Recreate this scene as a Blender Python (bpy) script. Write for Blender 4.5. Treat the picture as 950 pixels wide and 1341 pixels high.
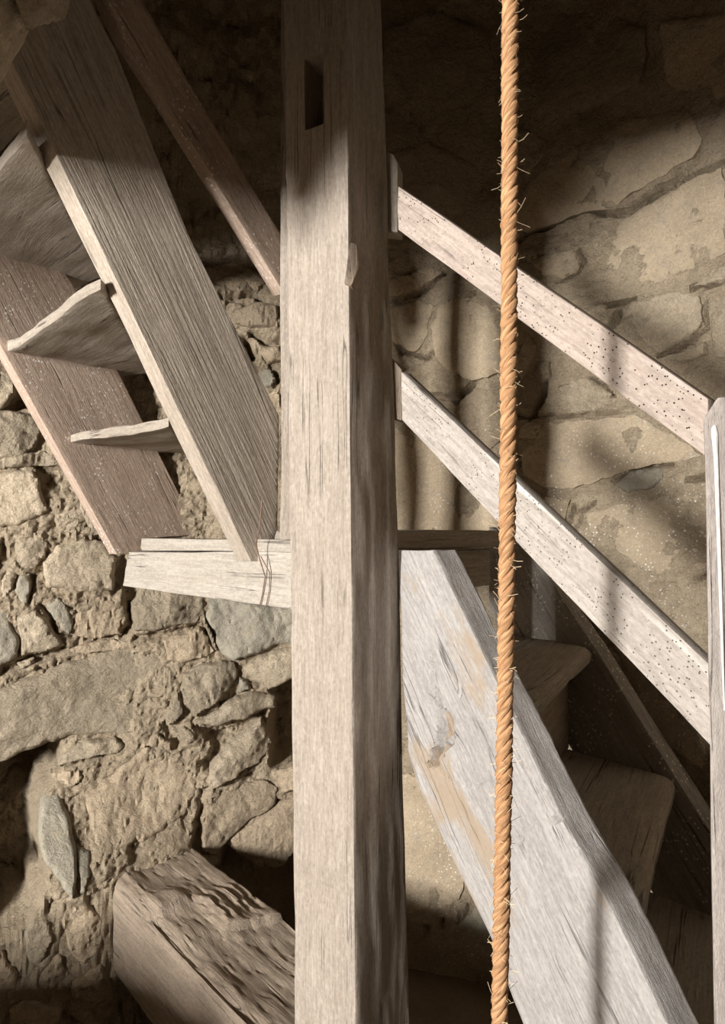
import bpy, bmesh, math, random
import numpy as np
from mathutils import Vector, Matrix

random.seed(7)
for o in list(bpy.data.objects):
    bpy.data.objects.remove(o)
scene = bpy.context.scene
COL = scene.collection
EYE = 1.6            # camera height above the floor
F = 970.0            # focal length in pixels of the 950 x 1341 frame
HZ = 690.0           # pixel row of the horizon

# ------------------------------------------------------------------ camera
cam_d = bpy.data.cameras.new('camera')
cam = bpy.data.objects.new('camera', cam_d)
COL.objects.link(cam)
cam.location = (0, 0, EYE)
cam.rotation_euler = (math.pi / 2, 0, 0)
cam_d.sensor_fit = 'VERTICAL'
cam_d.sensor_height = 36.0
cam_d.lens = F / 1341.0 * 36.0
cam_d.shift_y = (HZ - 670.5) / 1341.0
cam_d.clip_start = 0.02
scene.camera = cam

# ------------------------------------------------------------------ light
world = bpy.data.worlds.new('world')
scene.world = world
world.use_nodes = True
bg = world.node_tree.nodes['Background']
bg.inputs[0].default_value = (0.62, 0.74, 1.0, 1)
bg.inputs[1].default_value = 1.0
WIN_X, WIN_Z = -3.35, 1.93          # centre of the window in the rear wall, behind the camera
ld = bpy.data.lights.new('window_rear_offscreen', 'AREA')
ld.shape = 'RECTANGLE'
ld.size = 0.74
ld.size_y = 0.86
ld.energy = 620
ld.color = (1.0, 0.955, 0.89)
lo = bpy.data.objects.new('window_rear_offscreen', ld)
COL.objects.link(lo)
lo.location = (WIN_X, -2.54, WIN_Z)
lo.rotation_euler = (math.pi / 2, 0, 0)    # faces into the room (+y)
vs = scene.view_settings
vs.view_transform = 'Standard'
vs.look = 'None'
vs.gamma = 1.0
vs.use_curve_mapping = False
vs.exposure = 0.35

# ------------------------------------------------------------------ pixel helpers
def P(px, py, d):
    return Vector(((px - 475.0) / F * d, d, EYE + (HZ - py) / F * d))
def Ph(px, py, h):                       # h: height relative to the eye
    return P(px, py, h * F / (HZ - py))
class Plan:                               # a vertical plane given by two plan points
    def __init__(s, a, b):
        s.a = Vector((a[0], a[1])); s.u = (Vector((b[0], b[1])) - s.a).normalized()
    def __call__(s, px, py):
        k = (px - 475.0) / F
        t = (k * s.a.y - s.a.x) / (s.u.x - k * s.u.y)
        return P(px, py, s.a.y + s.u.y * t)
    @property
    def back(s):                          # unit normal pointing away from the camera
        n = Vector((-s.u.y, s.u.x, 0))
        return n if n.y > 0 else -n

# ------------------------------------------------------------------ numpy noise
def _hash(i, j, k, seed):
    n = (i * 374761393 + j * 668265263 + k * 2147483647 + seed * 974711) & 0xffffffff
    n = ((n ^ (n >> 13)) * 1274126177) & 0xffffffff
    n = ((n ^ (n >> 16)) * 2246822519) & 0xffffffff
    return ((n ^ (n >> 15)) & 0xffff) / 65535.0
def vnoise(p, seed=0):
    p = np.asarray(p, dtype=np.float64)
    i = np.floor(p).astype(np.int64); f = p - i
    u = f * f * f * (f * (f * 6 - 15) + 10)
    r = np.zeros(len(p))
    for a in (0, 1):
        wa = u[:, 0] if a else 1 - u[:, 0]
        for b in (0, 1):
            wb = u[:, 1] if b else 1 - u[:, 1]
            for c in (0, 1):
                wc = u[:, 2] if c else 1 - u[:, 2]
                r += wa * wb * wc * _hash(i[:, 0] + a, i[:, 1] + b, i[:, 2] + c, seed)
    return r * 2 - 1
def fbm(p, o=4, seed=0):
    p = np.asarray(p, dtype=np.float64); r = 0; a = 1.0
    for k in range(o):
        r = r + a * vnoise(p * (2.03 ** k) + 17.3 * k, seed + k); a *= 0.5
    return r
def worley(p, seed=0):
    p = np.asarray(p, dtype=np.float64); i = np.floor(p).astype(np.int64)
    best = np.full(len(p), 9.0); sec = np.full(len(p), 9.0)
    for a in (-1, 0, 1):
        for b in (-1, 0, 1):
            for c in (-1, 0, 1):
                q = i + np.array([a, b, c])
                d = np.zeros(len(p))
                for m in range(3):
                    d += (q[:, m] + _hash(q[:, 0], q[:, 1], q[:, 2], seed + 11 * m) - p[:, m]) ** 2
                sec = np.minimum(sec, np.maximum(best, d)); best = np.minimum(best, d)
    return np.sqrt(best), np.sqrt(sec)
def in_poly(x, y, poly):
    r = np.zeros(len(x), dtype=bool); n = len(poly)
    for i in range(n):
        x1, y1 = poly[i]; x2, y2 = poly[(i + 1) % n]
        if y1 == y2: continue
        c = ((y1 > y) != (y2 > y)) & (x < (x2 - x1) * (y - y1) / (y2 - y1) + x1)
        r ^= c
    return r
def edge_dist(x, y, poly):
    d = np.full(len(x), 1e9); n = len(poly)
    for i in range(n):
        a = np.array(poly[i], float); b = np.array(poly[(i + 1) % n], float); ab = b - a
        t = np.clip(((x - a[0]) * ab[0] + (y - a[1]) * ab[1]) / max(1e-9, ab @ ab), 0, 1)
        d = np.minimum(d, np.hypot(x - a[0] - t * ab[0], y - a[1] - t * ab[1]))
    return d
def mask(x, y, poly, soft):
    d = edge_dist(x, y, poly); s = np.where(in_poly(x, y, poly), d, -d)
    t = np.clip(s / soft * 0.5 + 0.5, 0, 1)
    return t * t * (3 - 2 * t)
def to_px(co):
    return 475 + F * co[:, 0] / co[:, 1], HZ - F * (co[:, 2] - EYE) / co[:, 1]

# ------------------------------------------------------------------ materials
class NT:
    def __init__(s, name):
        s.m = bpy.data.materials.new(name); s.m.use_nodes = True
        s.t = s.m.node_tree; s.b = s.t.nodes['Principled BSDF']
    def n(s, typ, **kw):
        nd = s.t.nodes.new(typ)
        for k, v in kw.items():
            if k.startswith('i_'):
                nd.inputs[k[2:].replace('_', ' ')].default_value = v
            else:
                setattr(nd, k, v)
        return nd
    def l(s, a, b): s.t.links.new(a, b)
    def mapping(s, src, scale, loc=(0, 0, 0)):
        mp = s.n('ShaderNodeMapping'); mp.inputs['Scale'].default_value = scale
        mp.inputs['Location'].default_value = loc
        s.l(src, mp.inputs['Vector']); return mp.outputs[0]
    def noise(s, vec, scale, detail=4, rough=0.55, dist=0.0):
        nd = s.n('ShaderNodeTexNoise'); s.l(vec, nd.inputs['Vector'])
        nd.inputs['Scale'].default_value = scale; nd.inputs['Detail'].default_value = detail
        nd.inputs['Roughness'].default_value = rough; nd.inputs['Distortion'].default_value = dist
        return nd.outputs['Fac']
    def ramp(s, fac, lo_, hi_, a=0.0, b=1.0):
        nd = s.n('ShaderNodeMapRange'); s.l(fac, nd.inputs[0])
        nd.inputs[1].default_value = lo_; nd.inputs[2].default_value = hi_
        nd.inputs[3].default_value = a; nd.inputs[4].default_value = b
        return nd.outputs[0]
    def mix(s, fac, a, b, mode='MIX'):
        nd = s.n('ShaderNodeMix', data_type='RGBA', blend_type=mode)
        if isinstance(fac, float): nd.inputs[0].default_value = fac
        else: s.l(fac, nd.inputs[0])
        for i, v in ((6, a), (7, b)):
            if isinstance(v, tuple): nd.inputs[i].default_value = (*v, 1)
            else: s.l(v, nd.inputs[i])
        return nd.outputs[2]
    def math(s, op, a, b=None):
        nd = s.n('ShaderNodeMath', operation=op)
        for i, v in enumerate((a, b)):
            if v is None: continue
            if isinstance(v, (int, float)): nd.inputs[i].default_value = v
            else: s.l(v, nd.inputs[i])
        return nd.outputs[0]
    def dots(s, vec, scale, r):
        v = s.n('ShaderNodeTexVoronoi'); s.l(vec, v.inputs['Vector'])
        v.inputs['Scale'].default_value = scale
        return s.ramp(v.outputs['Distance'], r * 0.8, r, 1, 0)
    def bump(s, h, strength, dist, prev=None):
        b = s.n('ShaderNodeBump'); b.inputs['Strength'].default_value = strength
        b.inputs['Distance'].default_value = dist; s.l(h, b.inputs['Height'])
        if prev is not None: s.l(prev, b.inputs['Normal'])
        return b.outputs[0]

def wood(name, dark, light, grain=45, bump=0.5, holes=0.0, stain=None, specks=0.0, dirt=0.35, rough=0.85, saw=0.0, st_thr=0.56, streak=0.0):
    t = NT(name)
    oc = t.n('ShaderNodeTexCoord').outputs['Object']
    g = t.noise(t.mapping(oc, (1, 1, 0.09)), grain, 8, 0.7, 0.5)
    g2 = t.noise(t.mapping(oc, (1, 1, 0.08), (3, 1, 7)), grain * 5, 5, 0.75)
    big = t.noise(t.mapping(oc, (1, 1, 0.4), (5, 2, 1)), 6, 5, 0.6)
    c = t.mix(t.ramp(g, 0.3, 0.7), dark, light)
    c = t.mix(t.ramp(g2, 0.40, 0.66, 0.0, 0.55), c, tuple(v * 0.55 for v in dark))
    mott = t.noise(t.mapping(oc, (1, 1, 0.5), (6, 6, 6)), 160, 4, 0.7)
    c = t.mix(t.ramp(mott, 0.52, 0.70, 0.0, 0.45), c, tuple(min(1, v * 1.18) for v in light))
    c = t.mix(t.ramp(mott, 0.46, 0.30, 0.0, 0.55), c, tuple(v * 0.6 for v in dark))
    c = t.mix(t.ramp(big, 0.35, 0.75, 0.0, dirt), c, tuple(v * 0.7 for v in dark))
    ck = t.noise(t.mapping(oc, (1, 1, 0.025), (4, 7, 2)), 24, 3, 0.5, 0.2)
    ckm = t.math('MULTIPLY', t.ramp(t.math('ABSOLUTE', t.math('SUBTRACT', ck, 0.5)), 0.0, 0.012, 1, 0), t.ramp(t.noise(t.mapping(oc, (1, 1, 0.5), (1, 9, 1)), 9, 3), 0.50, 0.60, 0, 0.85))
    c = t.mix(ckm, c, tuple(v * 0.25 for v in dark))
    if stain:
        sn = t.noise(t.mapping(oc, (1, 1, 0.45), (9, 4, 2)), 7, 6, 0.6)
        c = t.mix(t.ramp(sn, st_thr - 0.03, st_thr + 0.05, 0, 0.8), c, stain)
    if streak:
        sk = t.noise(t.mapping(oc, (1, 1, 0.06), (2, 8, 3)), 28, 3, 0.5)
        c = t.mix(t.ramp(sk, 0.62, 0.70, 0, streak), c, (0.80, 0.78, 0.75))
    if specks:
        sp = t.math('MULTIPLY', t.dots(t.mapping(oc, (1, 1, 1), (3, 3, 3)), 75, 0.27), t.ramp(t.noise(oc, 9, 3), 0.45, 0.6, 0, specks))
        c = t.mix(sp, c, (0.8, 0.78, 0.74))
    hmask = None
    if holes:
        hv = t.math('MULTIPLY', t.dots(t.mapping(oc, (1, 1, 0.8)), 125, 0.20), t.ramp(t.noise(oc, 10, 4), 0.40, 0.50))
        hmask = t.math('MULTIPLY', hv, holes)
        c = t.mix(hmask, c, (0.03, 0.02, 0.015))
    t.l(c, t.b.inputs['Base Color'])
    t.b.inputs['Roughness'].default_value = rough
    t.b.inputs['Specular IOR Level'].default_value = 0.2
    nb = t.bump(g, bump, 0.014)
    nb = t.bump(t.math('SUBTRACT', 1.0, ckm), 0.6, 0.006, nb)
    nb = t.bump(g2, bump * 0.7, 0.004, nb)
    if saw:
        sw = t.noise(t.mapping(oc, (1.0, 0.05, 0.02), (1, 1, 1)), 130, 2, 0.5, 0.3)
        nb = t.bump(sw, saw, 0.012, nb)
        sx = t.noise(t.mapping(oc, (0.1, 0.1, 1.0), (1, 1, 1)), 150, 2, 0.5, 0.1)
        nb = t.bump(sx, saw * 0.3, 0.006, nb)
    fine = t.noise(t.mapping(oc, (1, 1, 0.4)), 420, 3, 0.6)
    nb = t.bump(fine, 0.45, 0.003, nb)
    t.l(nb, t.b.inputs['Normal'])
    return t.m

def rock(name, a, b, c_, bump=0.6, specks=0.0, scale=1.0, rough=0.95, vary=0.25, grit=1.0):
    t = NT(name)
    ps = t.n('ShaderNodeNewGeometry').outputs['Position']
    n1 = t.noise(ps, 5 * scale, 6, 0.6, 0.3)
    n2 = t.noise(t.mapping(ps, (1, 1, 1.6), (4, 4, 4)), 17 * scale, 6, 0.65, 0.4)
    n3 = t.noise(ps, 70 * scale, 5, 0.65)
    c = t.mix(t.ramp(n1, 0.38, 0.62), a, b)
    c = t.mix(t.ramp(n2, 0.52, 0.72, 0, 0.75), c, c_)
    c = t.mix(t.ramp(n3, 0.35, 0.7, 0, 0.35), c, tuple(v * 0.6 for v in a))
    n4 = t.noise(t.mapping(ps, (1, 1, 1), (2, 7, 3)), 190 * scale, 4, 0.7)
    c = t.mix(t.ramp(n4, 0.54, 0.70, 0, 0.55), c, tuple(min(1, v * 1.35) for v in b))
    c = t.mix(t.ramp(n4, 0.45, 0.30, 0, 0.65), c, tuple(v * 0.5 for v in a))
    oi = t.n('ShaderNodeObjectInfo')
    hs = t.n('ShaderNodeHueSaturation')
    t.l(t.ramp(oi.outputs['Random'], 0, 1, 1 - vary, 1 + vary), hs.inputs['Value'])
    t.l(c, hs.inputs['Color']); c = hs.outputs[0]
    if specks:
        sp = t.math('MULTIPLY', t.dots(t.mapping(ps, (1, 1, 1)), 78, 0.24), t.ramp(t.noise(ps, 9, 4), 0.44, 0.58, 0, specks))
        sx = t.n('ShaderNodeSeparateXYZ'); t.l(ps, sx.inputs[0])
        zone = t.math('MULTIPLY', t.ramp(sx.outputs[0], 0.05, 0.3), t.ramp(sx.outputs[2], 2.1, 1.75))
        c = t.mix(t.math('MULTIPLY', sp, zone), c, (0.75, 0.72, 0.66))
    t.l(c, t.b.inputs['Base Color'])
    t.b.inputs['Roughness'].default_value = rough
    t.b.inputs['Specular IOR Level'].default_value = 0.12
    crag = t.noise(t.mapping(ps, (1, 1, 1.3), (8, 8, 8)), 26 * scale, 8, 0.68, 0.6)
    nb = t.bump(crag, bump, 0.03)
    nb = t.bump(n3, bump * 0.8 * grit, 0.012, nb)
    nb = t.bump(n4, 0.6 * grit, 0.004, nb)
    t.l(nb, t.b.inputs['Normal'])
    return t.m

M = {}
M['post'] = wood('weathered_oak', (0.336, 0.286, 0.239), (0.479, 0.424, 0.374), 38, 0.35, dirt=0.2)
M['pale'] = wood('pale_grey_oak', (0.357, 0.336, 0.328), (0.498, 0.481, 0.469), 32, 0.35, stain=(0.36, 0.28, 0.20), st_thr=0.585, dirt=0.2)
M['rail'] = wood('wormy_pink_wood', (0.414, 0.343, 0.299), (0.546, 0.475, 0.427), 30, 0.25, holes=1.0, dirt=0.15, streak=0.25)
M['limed'] = wood('limed_wood', (0.387, 0.344, 0.314), (0.542, 0.507, 0.473), 30, 0.25, holes=0.8, dirt=0.15, streak=0.55)
M['plank'] = wood('rough_sawn_plank', (0.38, 0.32, 0.265), (0.60, 0.53, 0.45), 42, 0.5, dirt=0.3, saw=0.38)
M['pinkish'] = wood('reddish_pine', (0.42, 0.315, 0.25), (0.58, 0.465, 0.385), 50, 0.3, dirt=0.25, specks=0.8)
M['tread'] = wood('worn_grey_tread', (0.33, 0.285, 0.24), (0.52, 0.465, 0.40), 26, 0.35, dirt=0.4)
M['speckled'] = wood('speckled_string', (0.30, 0.27, 0.24), (0.46, 0.43, 0.40), 26, 0.3, dirt=0.3, specks=1.0)
M['newel'] = wood('pale_newel_wood', (0.408, 0.365, 0.340), (0.561, 0.518, 0.484), 30, 0.22, dirt=0.2)
M['beamw'] = wood('whitened_beam', (0.386, 0.349, 0.302), (0.521, 0.483, 0.433), 30, 0.4, dirt=0.25)
M['sill'] = wood('dusty_old_beam', (0.28, 0.22, 0.17), (0.42, 0.35, 0.28), 22, 0.6, dirt=0.3, rough=0.95)
M['mud'] = rock('mud_mortar', (0.424, 0.345, 0.249), (0.530, 0.440, 0.323), (0.360, 0.292, 0.217), 1.0, specks=1.0, vary=0.0)
M['tan'] = rock('tan_stone', (0.451, 0.380, 0.281), (0.561, 0.473, 0.358), (0.396, 0.336, 0.270), 0.85, specks=1.0)
M['brown'] = rock('brown_stone', (0.43, 0.345, 0.25), (0.52, 0.425, 0.31), (0.37, 0.31, 0.245), 0.75, specks=1.0)
M['smooth'] = rock('smooth_dusty_stone', (0.40, 0.325, 0.235), (0.49, 0.405, 0.295), (0.34, 0.30, 0.25), 0.4, specks=1.0, vary=0.12, grit=0.7)
M['green'] = rock('grey_green_stone', (0.325, 0.30, 0.245), (0.40, 0.37, 0.30), (0.38, 0.32, 0.235), 0.5, vary=0.15)
M['plaster'] = rock('dull_plaster', (0.12, 0.09, 0.065), (0.15, 0.12, 0.085), (0.10, 0.08, 0.06), 0.4, vary=0.0)
M['dirtf'] = rock('earth_floor', (0.17, 0.13, 0.095), (0.21, 0.165, 0.12), (0.14, 0.11, 0.08), 0.5, vary=0.0)

def rope_mat():
    t = NT('hemp')
    uv = t.n('ShaderNodeTexCoord').outputs['UV']
    ps = t.n('ShaderNodeNewGeometry').outputs['Position']
    f = t.noise(t.mapping(uv, (5, 0.22, 1)), 3.0, 4, 0.65)
    b = t.noise(ps, 30, 3)
    c = t.mix(t.ramp(f, 0.35, 0.65), (0.27, 0.125, 0.055), (0.66, 0.41, 0.225))
    c = t.mix(t.ramp(b, 0.4, 0.7, 0, 0.35), c, (0.50, 0.29, 0.15))
    t.l(c, t.b.inputs['Base Color']); t.b.inputs['Roughness'].default_value = 0.8
    t.b.inputs['Specular IOR Level'].default_value = 0.2
    t.l(t.bump(f, 0.7, 0.003), t.b.inputs['Normal'])
    return t.m
M['rope'] = rope_mat()
def plain(name, col, rough=0.7, metal=0.0):
    t = NT(name)
    ps = t.n('ShaderNodeNewGeometry').outputs['Position']
    c = t.mix(t.ramp(t.noise(ps, 60, 3), 0.3, 0.7), tuple(v * 0.75 for v in col), col)
    t.l(c, t.b.inputs['Base Color'])
    t.b.inputs['Roughness'].default_value = rough; t.b.inputs['Metallic'].default_value = metal
    return t.m
M['fibre'] = plain('fibre', (0.78, 0.62, 0.42))
M['paint'] = plain('white_drip', (0.86, 0.86, 0.85), 0.5)
M['wire'] = plain('rusty_wire', (0.20, 0.11, 0.07), 0.6, 0.3)
M['glass_frame'] = plain('window_wood', (0.35, 0.30, 0.24))

# ------------------------------------------------------------------ object helpers
def attach(o, parent):
    if parent is not None:
        o.parent = parent
        o.matrix_parent_inverse = Matrix.Translation(parent.location).inverted()
def tag(o, label=None, cat=None, group=None, kind=None):
    for k, v in (('label', label), ('category', cat), ('group', group), ('kind', kind)):
        if v: o[k] = v
    return o
def thing(name, loc, label, cat, group=None):
    o = bpy.data.objects.new(name, None); COL.objects.link(o)
    o.location = loc; o.empty_display_size = 0.05
    return tag(o, label, cat, group)
def finish(name, me, mat, parent=None, mw=None, smooth=True, ang=38):
    me.materials.append(mat)
    if smooth:
        me.shade_smooth(); me.set_sharp_from_angle(angle=math.radians(ang))
    o = bpy.data.objects.new(name, me); COL.objects.link(o)
    if mw is not None: o.matrix_world = mw
    attach(o, parent)
    return o
def from_arrays(name, co, faces):
    me = bpy.data.meshes.new(name)
    me.from_pydata([tuple(c) for c in co], [], [tuple(f) for f in faces]); me.update()
    return me

def prism(name, front, back, mat, axis, parent=None, bev=0.004, step=0.025, stepz=None, amp=0.0015, chip=0.0, disp=None, extra=None, seed=0):
    """A sawn timber: a front outline joined to a back outline, edges eased, faces cut into a grid and worn by noise.
    Local z runs along the grain, local y points from front to back."""
    front = [Vector(p) for p in front]; back = [Vector(p) for p in back]
    n = len(front)
    cf = sum(front, Vector()) / n; cb = sum(back, Vector()) / n
    z = Vector(axis).normalized()
    y = (cb - cf); y = (y - z * y.dot(z)).normalized()
    x = y.cross(z)
    org = (cf + cb) / 2
    R = Matrix((x, y, z)).transposed().to_4x4(); mw = Matrix.Translation(org) @ R; inv = mw.inverted()
    bm = bmesh.new()
    vf = [bm.verts.new(inv @ p) for p in front]; vb = [bm.verts.new(inv @ p) for p in back]
    bm.faces.new(vf); bm.faces.new(vb[::-1])
    for i in range(n):
        j = (i + 1) % n
        bm.faces.new((vf[j], vf[i], vb[i], vb[j]))
    bmesh.ops.recalc_face_normals(bm, faces=bm.faces)
    if bev > 0:
        bmesh.ops.bevel(bm, geom=list(bm.edges), offset=bev, segments=2, profile=0.6, affect='EDGES', clamp_overlap=True)
    def cut(co, no):
        bmesh.ops.bisect_plane(bm, geom=list(bm.verts) + list(bm.edges) + list(bm.faces), plane_co=co, plane_no=no, dist=1e-5)
    if step:
        for ax, st in ((2, stepz or step * 1.6), (0, step), (1, step)):
            vals = [v.co[ax] for v in bm.verts]; lo_, hi_ = min(vals), max(vals)
            k = int((hi_ - lo_) / st)
            no = Vector((0, 0, 0)); no[ax] = 1
            for i in range(1, k):
                cut(no * (lo_ + (hi_ - lo_) * i / k), no)
    if extra:
        for co, no in extra(inv): cut(co, no)
    bm.normal_update()
    me = bpy.data.meshes.new(name)
    bmesh.ops.triangulate(bm, faces=[f for f in bm.faces if len(f.verts) > 4])
    bm.to_mesh(me); bm.free()
    N = len(me.vertices)
    co = np.zeros(N * 3); me.vertices.foreach_get('co', co); co = co.reshape(-1, 3)
    no = np.zeros(N * 3); me.vertices.foreach_get('normal', no); no = no.reshape(-1, 3)
    d = amp * (fbm(co * np.array([22, 22, 3.0]) + seed * 9.1, 3, seed) + 1.2 * fbm(co * 3.2 + seed * 5.3, 2, seed + 5))
    if chip:
        w = np.clip(fbm(co * np.array([16, 16, 9.0]) + 3.3 + seed, 3, seed + 9) - 0.55, 0, 1)
        # edges (normals between two faces) chip more than flats
        e = 1 - np.max(np.abs(no), axis=1)
        d = d - chip * w * np.clip(e * 6, 0, 1)
    co2 = co + no * d[:, None]
    if disp:
        wco = co2 @ np.array(R.to_3x3()).T + np.array(org)
        wno = no @ np.array(R.to_3x3()).T
        dv = disp(wco, wno)
        co2 = co2 + dv @ np.array(R.to_3x3())
    me.vertices.foreach_set('co', co2.ravel()); me.update()
    return finish(name, me, mat, parent, mw)

def boxy(name, a, b, mat, parent=None, bev=0.004, step=0.03, amp=0.001, axis=(0, 0, 1), seed=0, **kw):
    """axis aligned timber between two corners"""
    x0, y0, z0 = a; x1, y1, z1 = b
    f = [(x0, y0, z0), (x1, y0, z0), (x1, y0, z1), (x0, y0, z1)]
    return prism(name, f, [(p[0], y1, p[2]) for p in f], mat, axis, parent, bev, step, None, amp, seed=seed, **kw)

def tube(name, pts, r, mat, parent=None, sides=8, close=False):
    pts = [Vector(p) for p in pts]; co = []; faces = []
    up = Vector((0.3, 1, 0.1)).normalized()
    for i, p in enumerate(pts):
        t = (pts[min(i + 1, len(pts) - 1)] - pts[max(i - 1, 0)]).normalized()
        a = t.cross(up).normalized(); b = t.cross(a)
        rr = r[i] if isinstance(r, (list, tuple)) else r
        for k in range(sides):
            an = 2 * math.pi * k / sides
            co.append(p + a * (rr * math.cos(an)) + b * (rr * math.sin(an)))
    for i in range(len(pts) - 1):
        for k in range(sides):
            k2 = (k + 1) % sides
            faces.append((i * sides + k, i * sides + k2, (i + 1) * sides + k2, (i + 1) * sides + k))
    faces.append(tuple(range(sides))[::-1]); faces.append(tuple((len(pts) - 1) * sides + k for k in range(sides)))
    return finish(name, from_arrays(name, co, faces), mat, parent)

# ================================================================== the setting
# plan of the curved rubble wall of the stair well, from the left of the arch round the back to the right
PATH = [(-2.46, 0.72), (-2.36, 1.20), (-2.06, 1.75), (-1.68, 2.10), (-1.32, 2.34), (-1.00, 2.50), (-0.68, 2.62), (-0.30, 2.72), (0.06, 2.72), (0.42, 2.58), (0.74, 2.36), (1.02, 2.08), (1.20, 1.76), (1.32, 1.35), (1.40, 0.90)]
def catmull(pts, per):
    out = []; n = len(pts)
    p = [np.array(q, float) for q in pts]
    for i in range(n - 1):
        p0 = p[max(i - 1, 0)]; p1 = p[i]; p2 = p[i + 1]; p3 = p[min(i + 2, n - 1)]
        for k in range(per):
            t = k / per
            out.append(0.5 * ((2 * p1) + (-p0 + p2) * t + (2 * p0 - 5 * p1 + 4 * p2 - p3) * t * t + (-p0 + 3 * p1 - 3 * p2 + p3) * t ** 3))
    out.append(p[-1]); return np.array(out)
CUR = catmull(PATH, 60)
SEG = np.hypot(*(CUR[1:] - CUR[:-1]).T); ARC = np.concatenate([[0], np.cumsum(SEG)])
def path_at(s):
    x = np.interp(s, ARC, CUR[:, 0]); y = np.interp(s, ARC, CUR[:, 1])
    e = 0.01
    dx = np.interp(s + e, ARC, CUR[:, 0]) - np.interp(s - e, ARC, CUR[:, 0])
    dy = np.interp(s + e, ARC, CUR[:, 1]) - np.interp(s - e, ARC, CUR[:, 1])
    L = np.hypot(dx, dy)
    return x, y, dy / L, -dx / L          # inward normal (to the right of travel)
def s_of_px(px):                           # where the sight line of a pixel column meets the wall
    k = (px - 475.0) / F
    f = CUR[:, 0] - k * CUR[:, 1]
    best = None
    for i in range(len(f) - 1):
        if f[i] == 0 or f[i] * f[i + 1] < 0:
            t = f[i] / (f[i] - f[i + 1]); s = ARC[i] + t * SEG[i]
            y = CUR[i, 1] + t * (CUR[i + 1, 1] - CUR[i, 1])
            if y > 0 and (best is None or y > best[1]): best = (s, y)
    return best
def wall_uv(px, py):                       # pixel -> (arc length, height)
    s, y = s_of_px(px)
    return s, EYE + (HZ - py) / F * y

H_TOP = 4.2
sa = s_of_px(-60)[0]; sb = s_of_px(400)[0]; sc = s_of_px(1010)[0]
S = np.concatenate([np.arange(0, sa, 0.02), np.arange(sa, sb, 0.0055), np.arange(sb, sc, 0.0085), np.arange(sc, ARC[-1], 0.02), [ARC[-1]]])
Z = np.concatenate([np.arange(0, 0.45, 0.03), np.arange(0.45, 1.75, 0.006), np.arange(1.75, 2.65, 0.0085), np.arange(2.65, H_TOP, 0.03), [H_TOP]])
# hollows: the dark niche under the long slab, the void beside the beam, small gaps
HOLLOW = [
    ([(-60, 1002), (0, 1002), (40, 985), (72, 980), (68, 1008), (52, 1030), (45, 1065), (48, 1098), (52, 1120), (30, 1150), (0, 1170), (-60, 1185)], 14, 0.34),
    ([(362, 905), (375, 895), (430, 885), (440, 1000), (400, 1010), (378, 1005), (360, 1000), (356, 960)], 8, 0.22),
    ([(300, 1125), (340, 1145), (365, 1138), (440, 1120), (440, 1260), (340, 1230), (290, 1150)], 16, 0.16),
    ([(20, 485), (28, 500), (38, 530), (18, 540), (12, 532), (24, 515)], 5, 0.05),
    ([(48, 612), (86, 612), (100, 640), (95, 648), (60, 640), (55, 625)], 5, 0.035),
    ([(163, 728), (185, 768), (180, 790), (172, 830), (160, 835), (168, 800), (160, 770), (148, 778), (150, 752)], 5, 0.06),
    ([(0, 712), (6, 705), (10, 735), (0, 748), (-10, 748)], 4, 0.04),
    ([(40, 752), (45, 752), (43, 772), (39, 790), (36, 788)], 3, 0.03),
    ([(52, 790), (60, 792), (72, 812), (76, 828), (68, 820)], 3, 0.03),
    ([(0, 872), (40, 858), (85, 848), (88, 853), (45, 868), (0, 884)], 4, 0.035),
    ([(174, 832), (240, 824), (262, 816), (262, 822), (235, 832), (176, 840)], 4, 0.035),
    ([(215, 950), (230, 945), (240, 972), (232, 978)], 4, 0.03),
    ([(262, 1030), (270, 1028), (266, 1060), (258, 1110), (250, 1108), (256, 1070)], 4, 0.035),
    ([(255, 950), (275, 952), (300, 946), (345, 938), (330, 955), (290, 985), (275, 1005), (268, 1000), (280, 970)], 6, 0.045),
]
# cracks in the smoother stones of the right side (pixel polylines)
CRACK = [
    ([(672, 318), (700, 300), (735, 288), (765, 272), (800, 276), (835, 256), (870, 232), (905, 208)], 5, 0.03),
    ([(812, 277), (850, 250), (880, 235), (910, 222), (945, 205)], 4, 0.025),
    ([(735, 372), (760, 362), (770, 345), (762, 330)], 3, 0.02),
    ([(785, 405), (810, 398), (830, 390)], 4, 0.03), ([(800, 428), (812, 415)], 6, 0.04),
    ([(905, 378), (950, 366)], 4, 0.03), ([(925, 395), (925, 425), (905, 445), (862, 466)], 3, 0.02),
    ([(715, 500), (712, 520), (700, 540), (690, 545)], 4, 0.025), ([(735, 508), (780, 497), (800, 516)], 3, 0.02),
    ([(672, 545), (750, 545), (830, 535)], 2.5, 0.012), ([(800, 628), (830, 612), (880, 608)], 3, 0.02), ([(902, 628), (930, 625)], 3.5, 0.025),
    ([(742, 690), (750, 660)], 2.5, 0.015), ([(760, 670), (775, 662)], 3, 0.02), ([(752, 695), (762, 680), (755, 668)], 2.5, 0.012),
    ([(512, 440), (528, 460), (560, 470), (590, 445)], 3, 0.02), ([(515, 395), (550, 385), (585, 355)], 3, 0.02), ([(593, 402), (625, 385)], 3, 0.02),
    ([(570, 520), (600, 525), (620, 500)], 4, 0.03), ([(672, 612), (700, 598)], 3, 0.015), ([(905, 760), (925, 752)], 3, 0.02),
    ([(560, 1218), (580, 1210)], 3, 0.02), ([(600, 1205), (620, 1185)], 3, 0.02), ([(535, 1040), (545, 1070)], 2.5, 0.012),
    ([(330, 440), (345, 450), (366, 448)], 5, 0.03), ([(345, 470), (355, 485), (364, 500)], 3, 0.02), ([(322, 450), (330, 470)], 7, 0.04),
    ([(290, 390), (330, 390), (366, 412)], 4, 0.03), ([(300, 395), (318, 398)], 4, 0.02),
]
s120, s330 = s_of_px(120)[0], s_of_px(330)[0]
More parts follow.
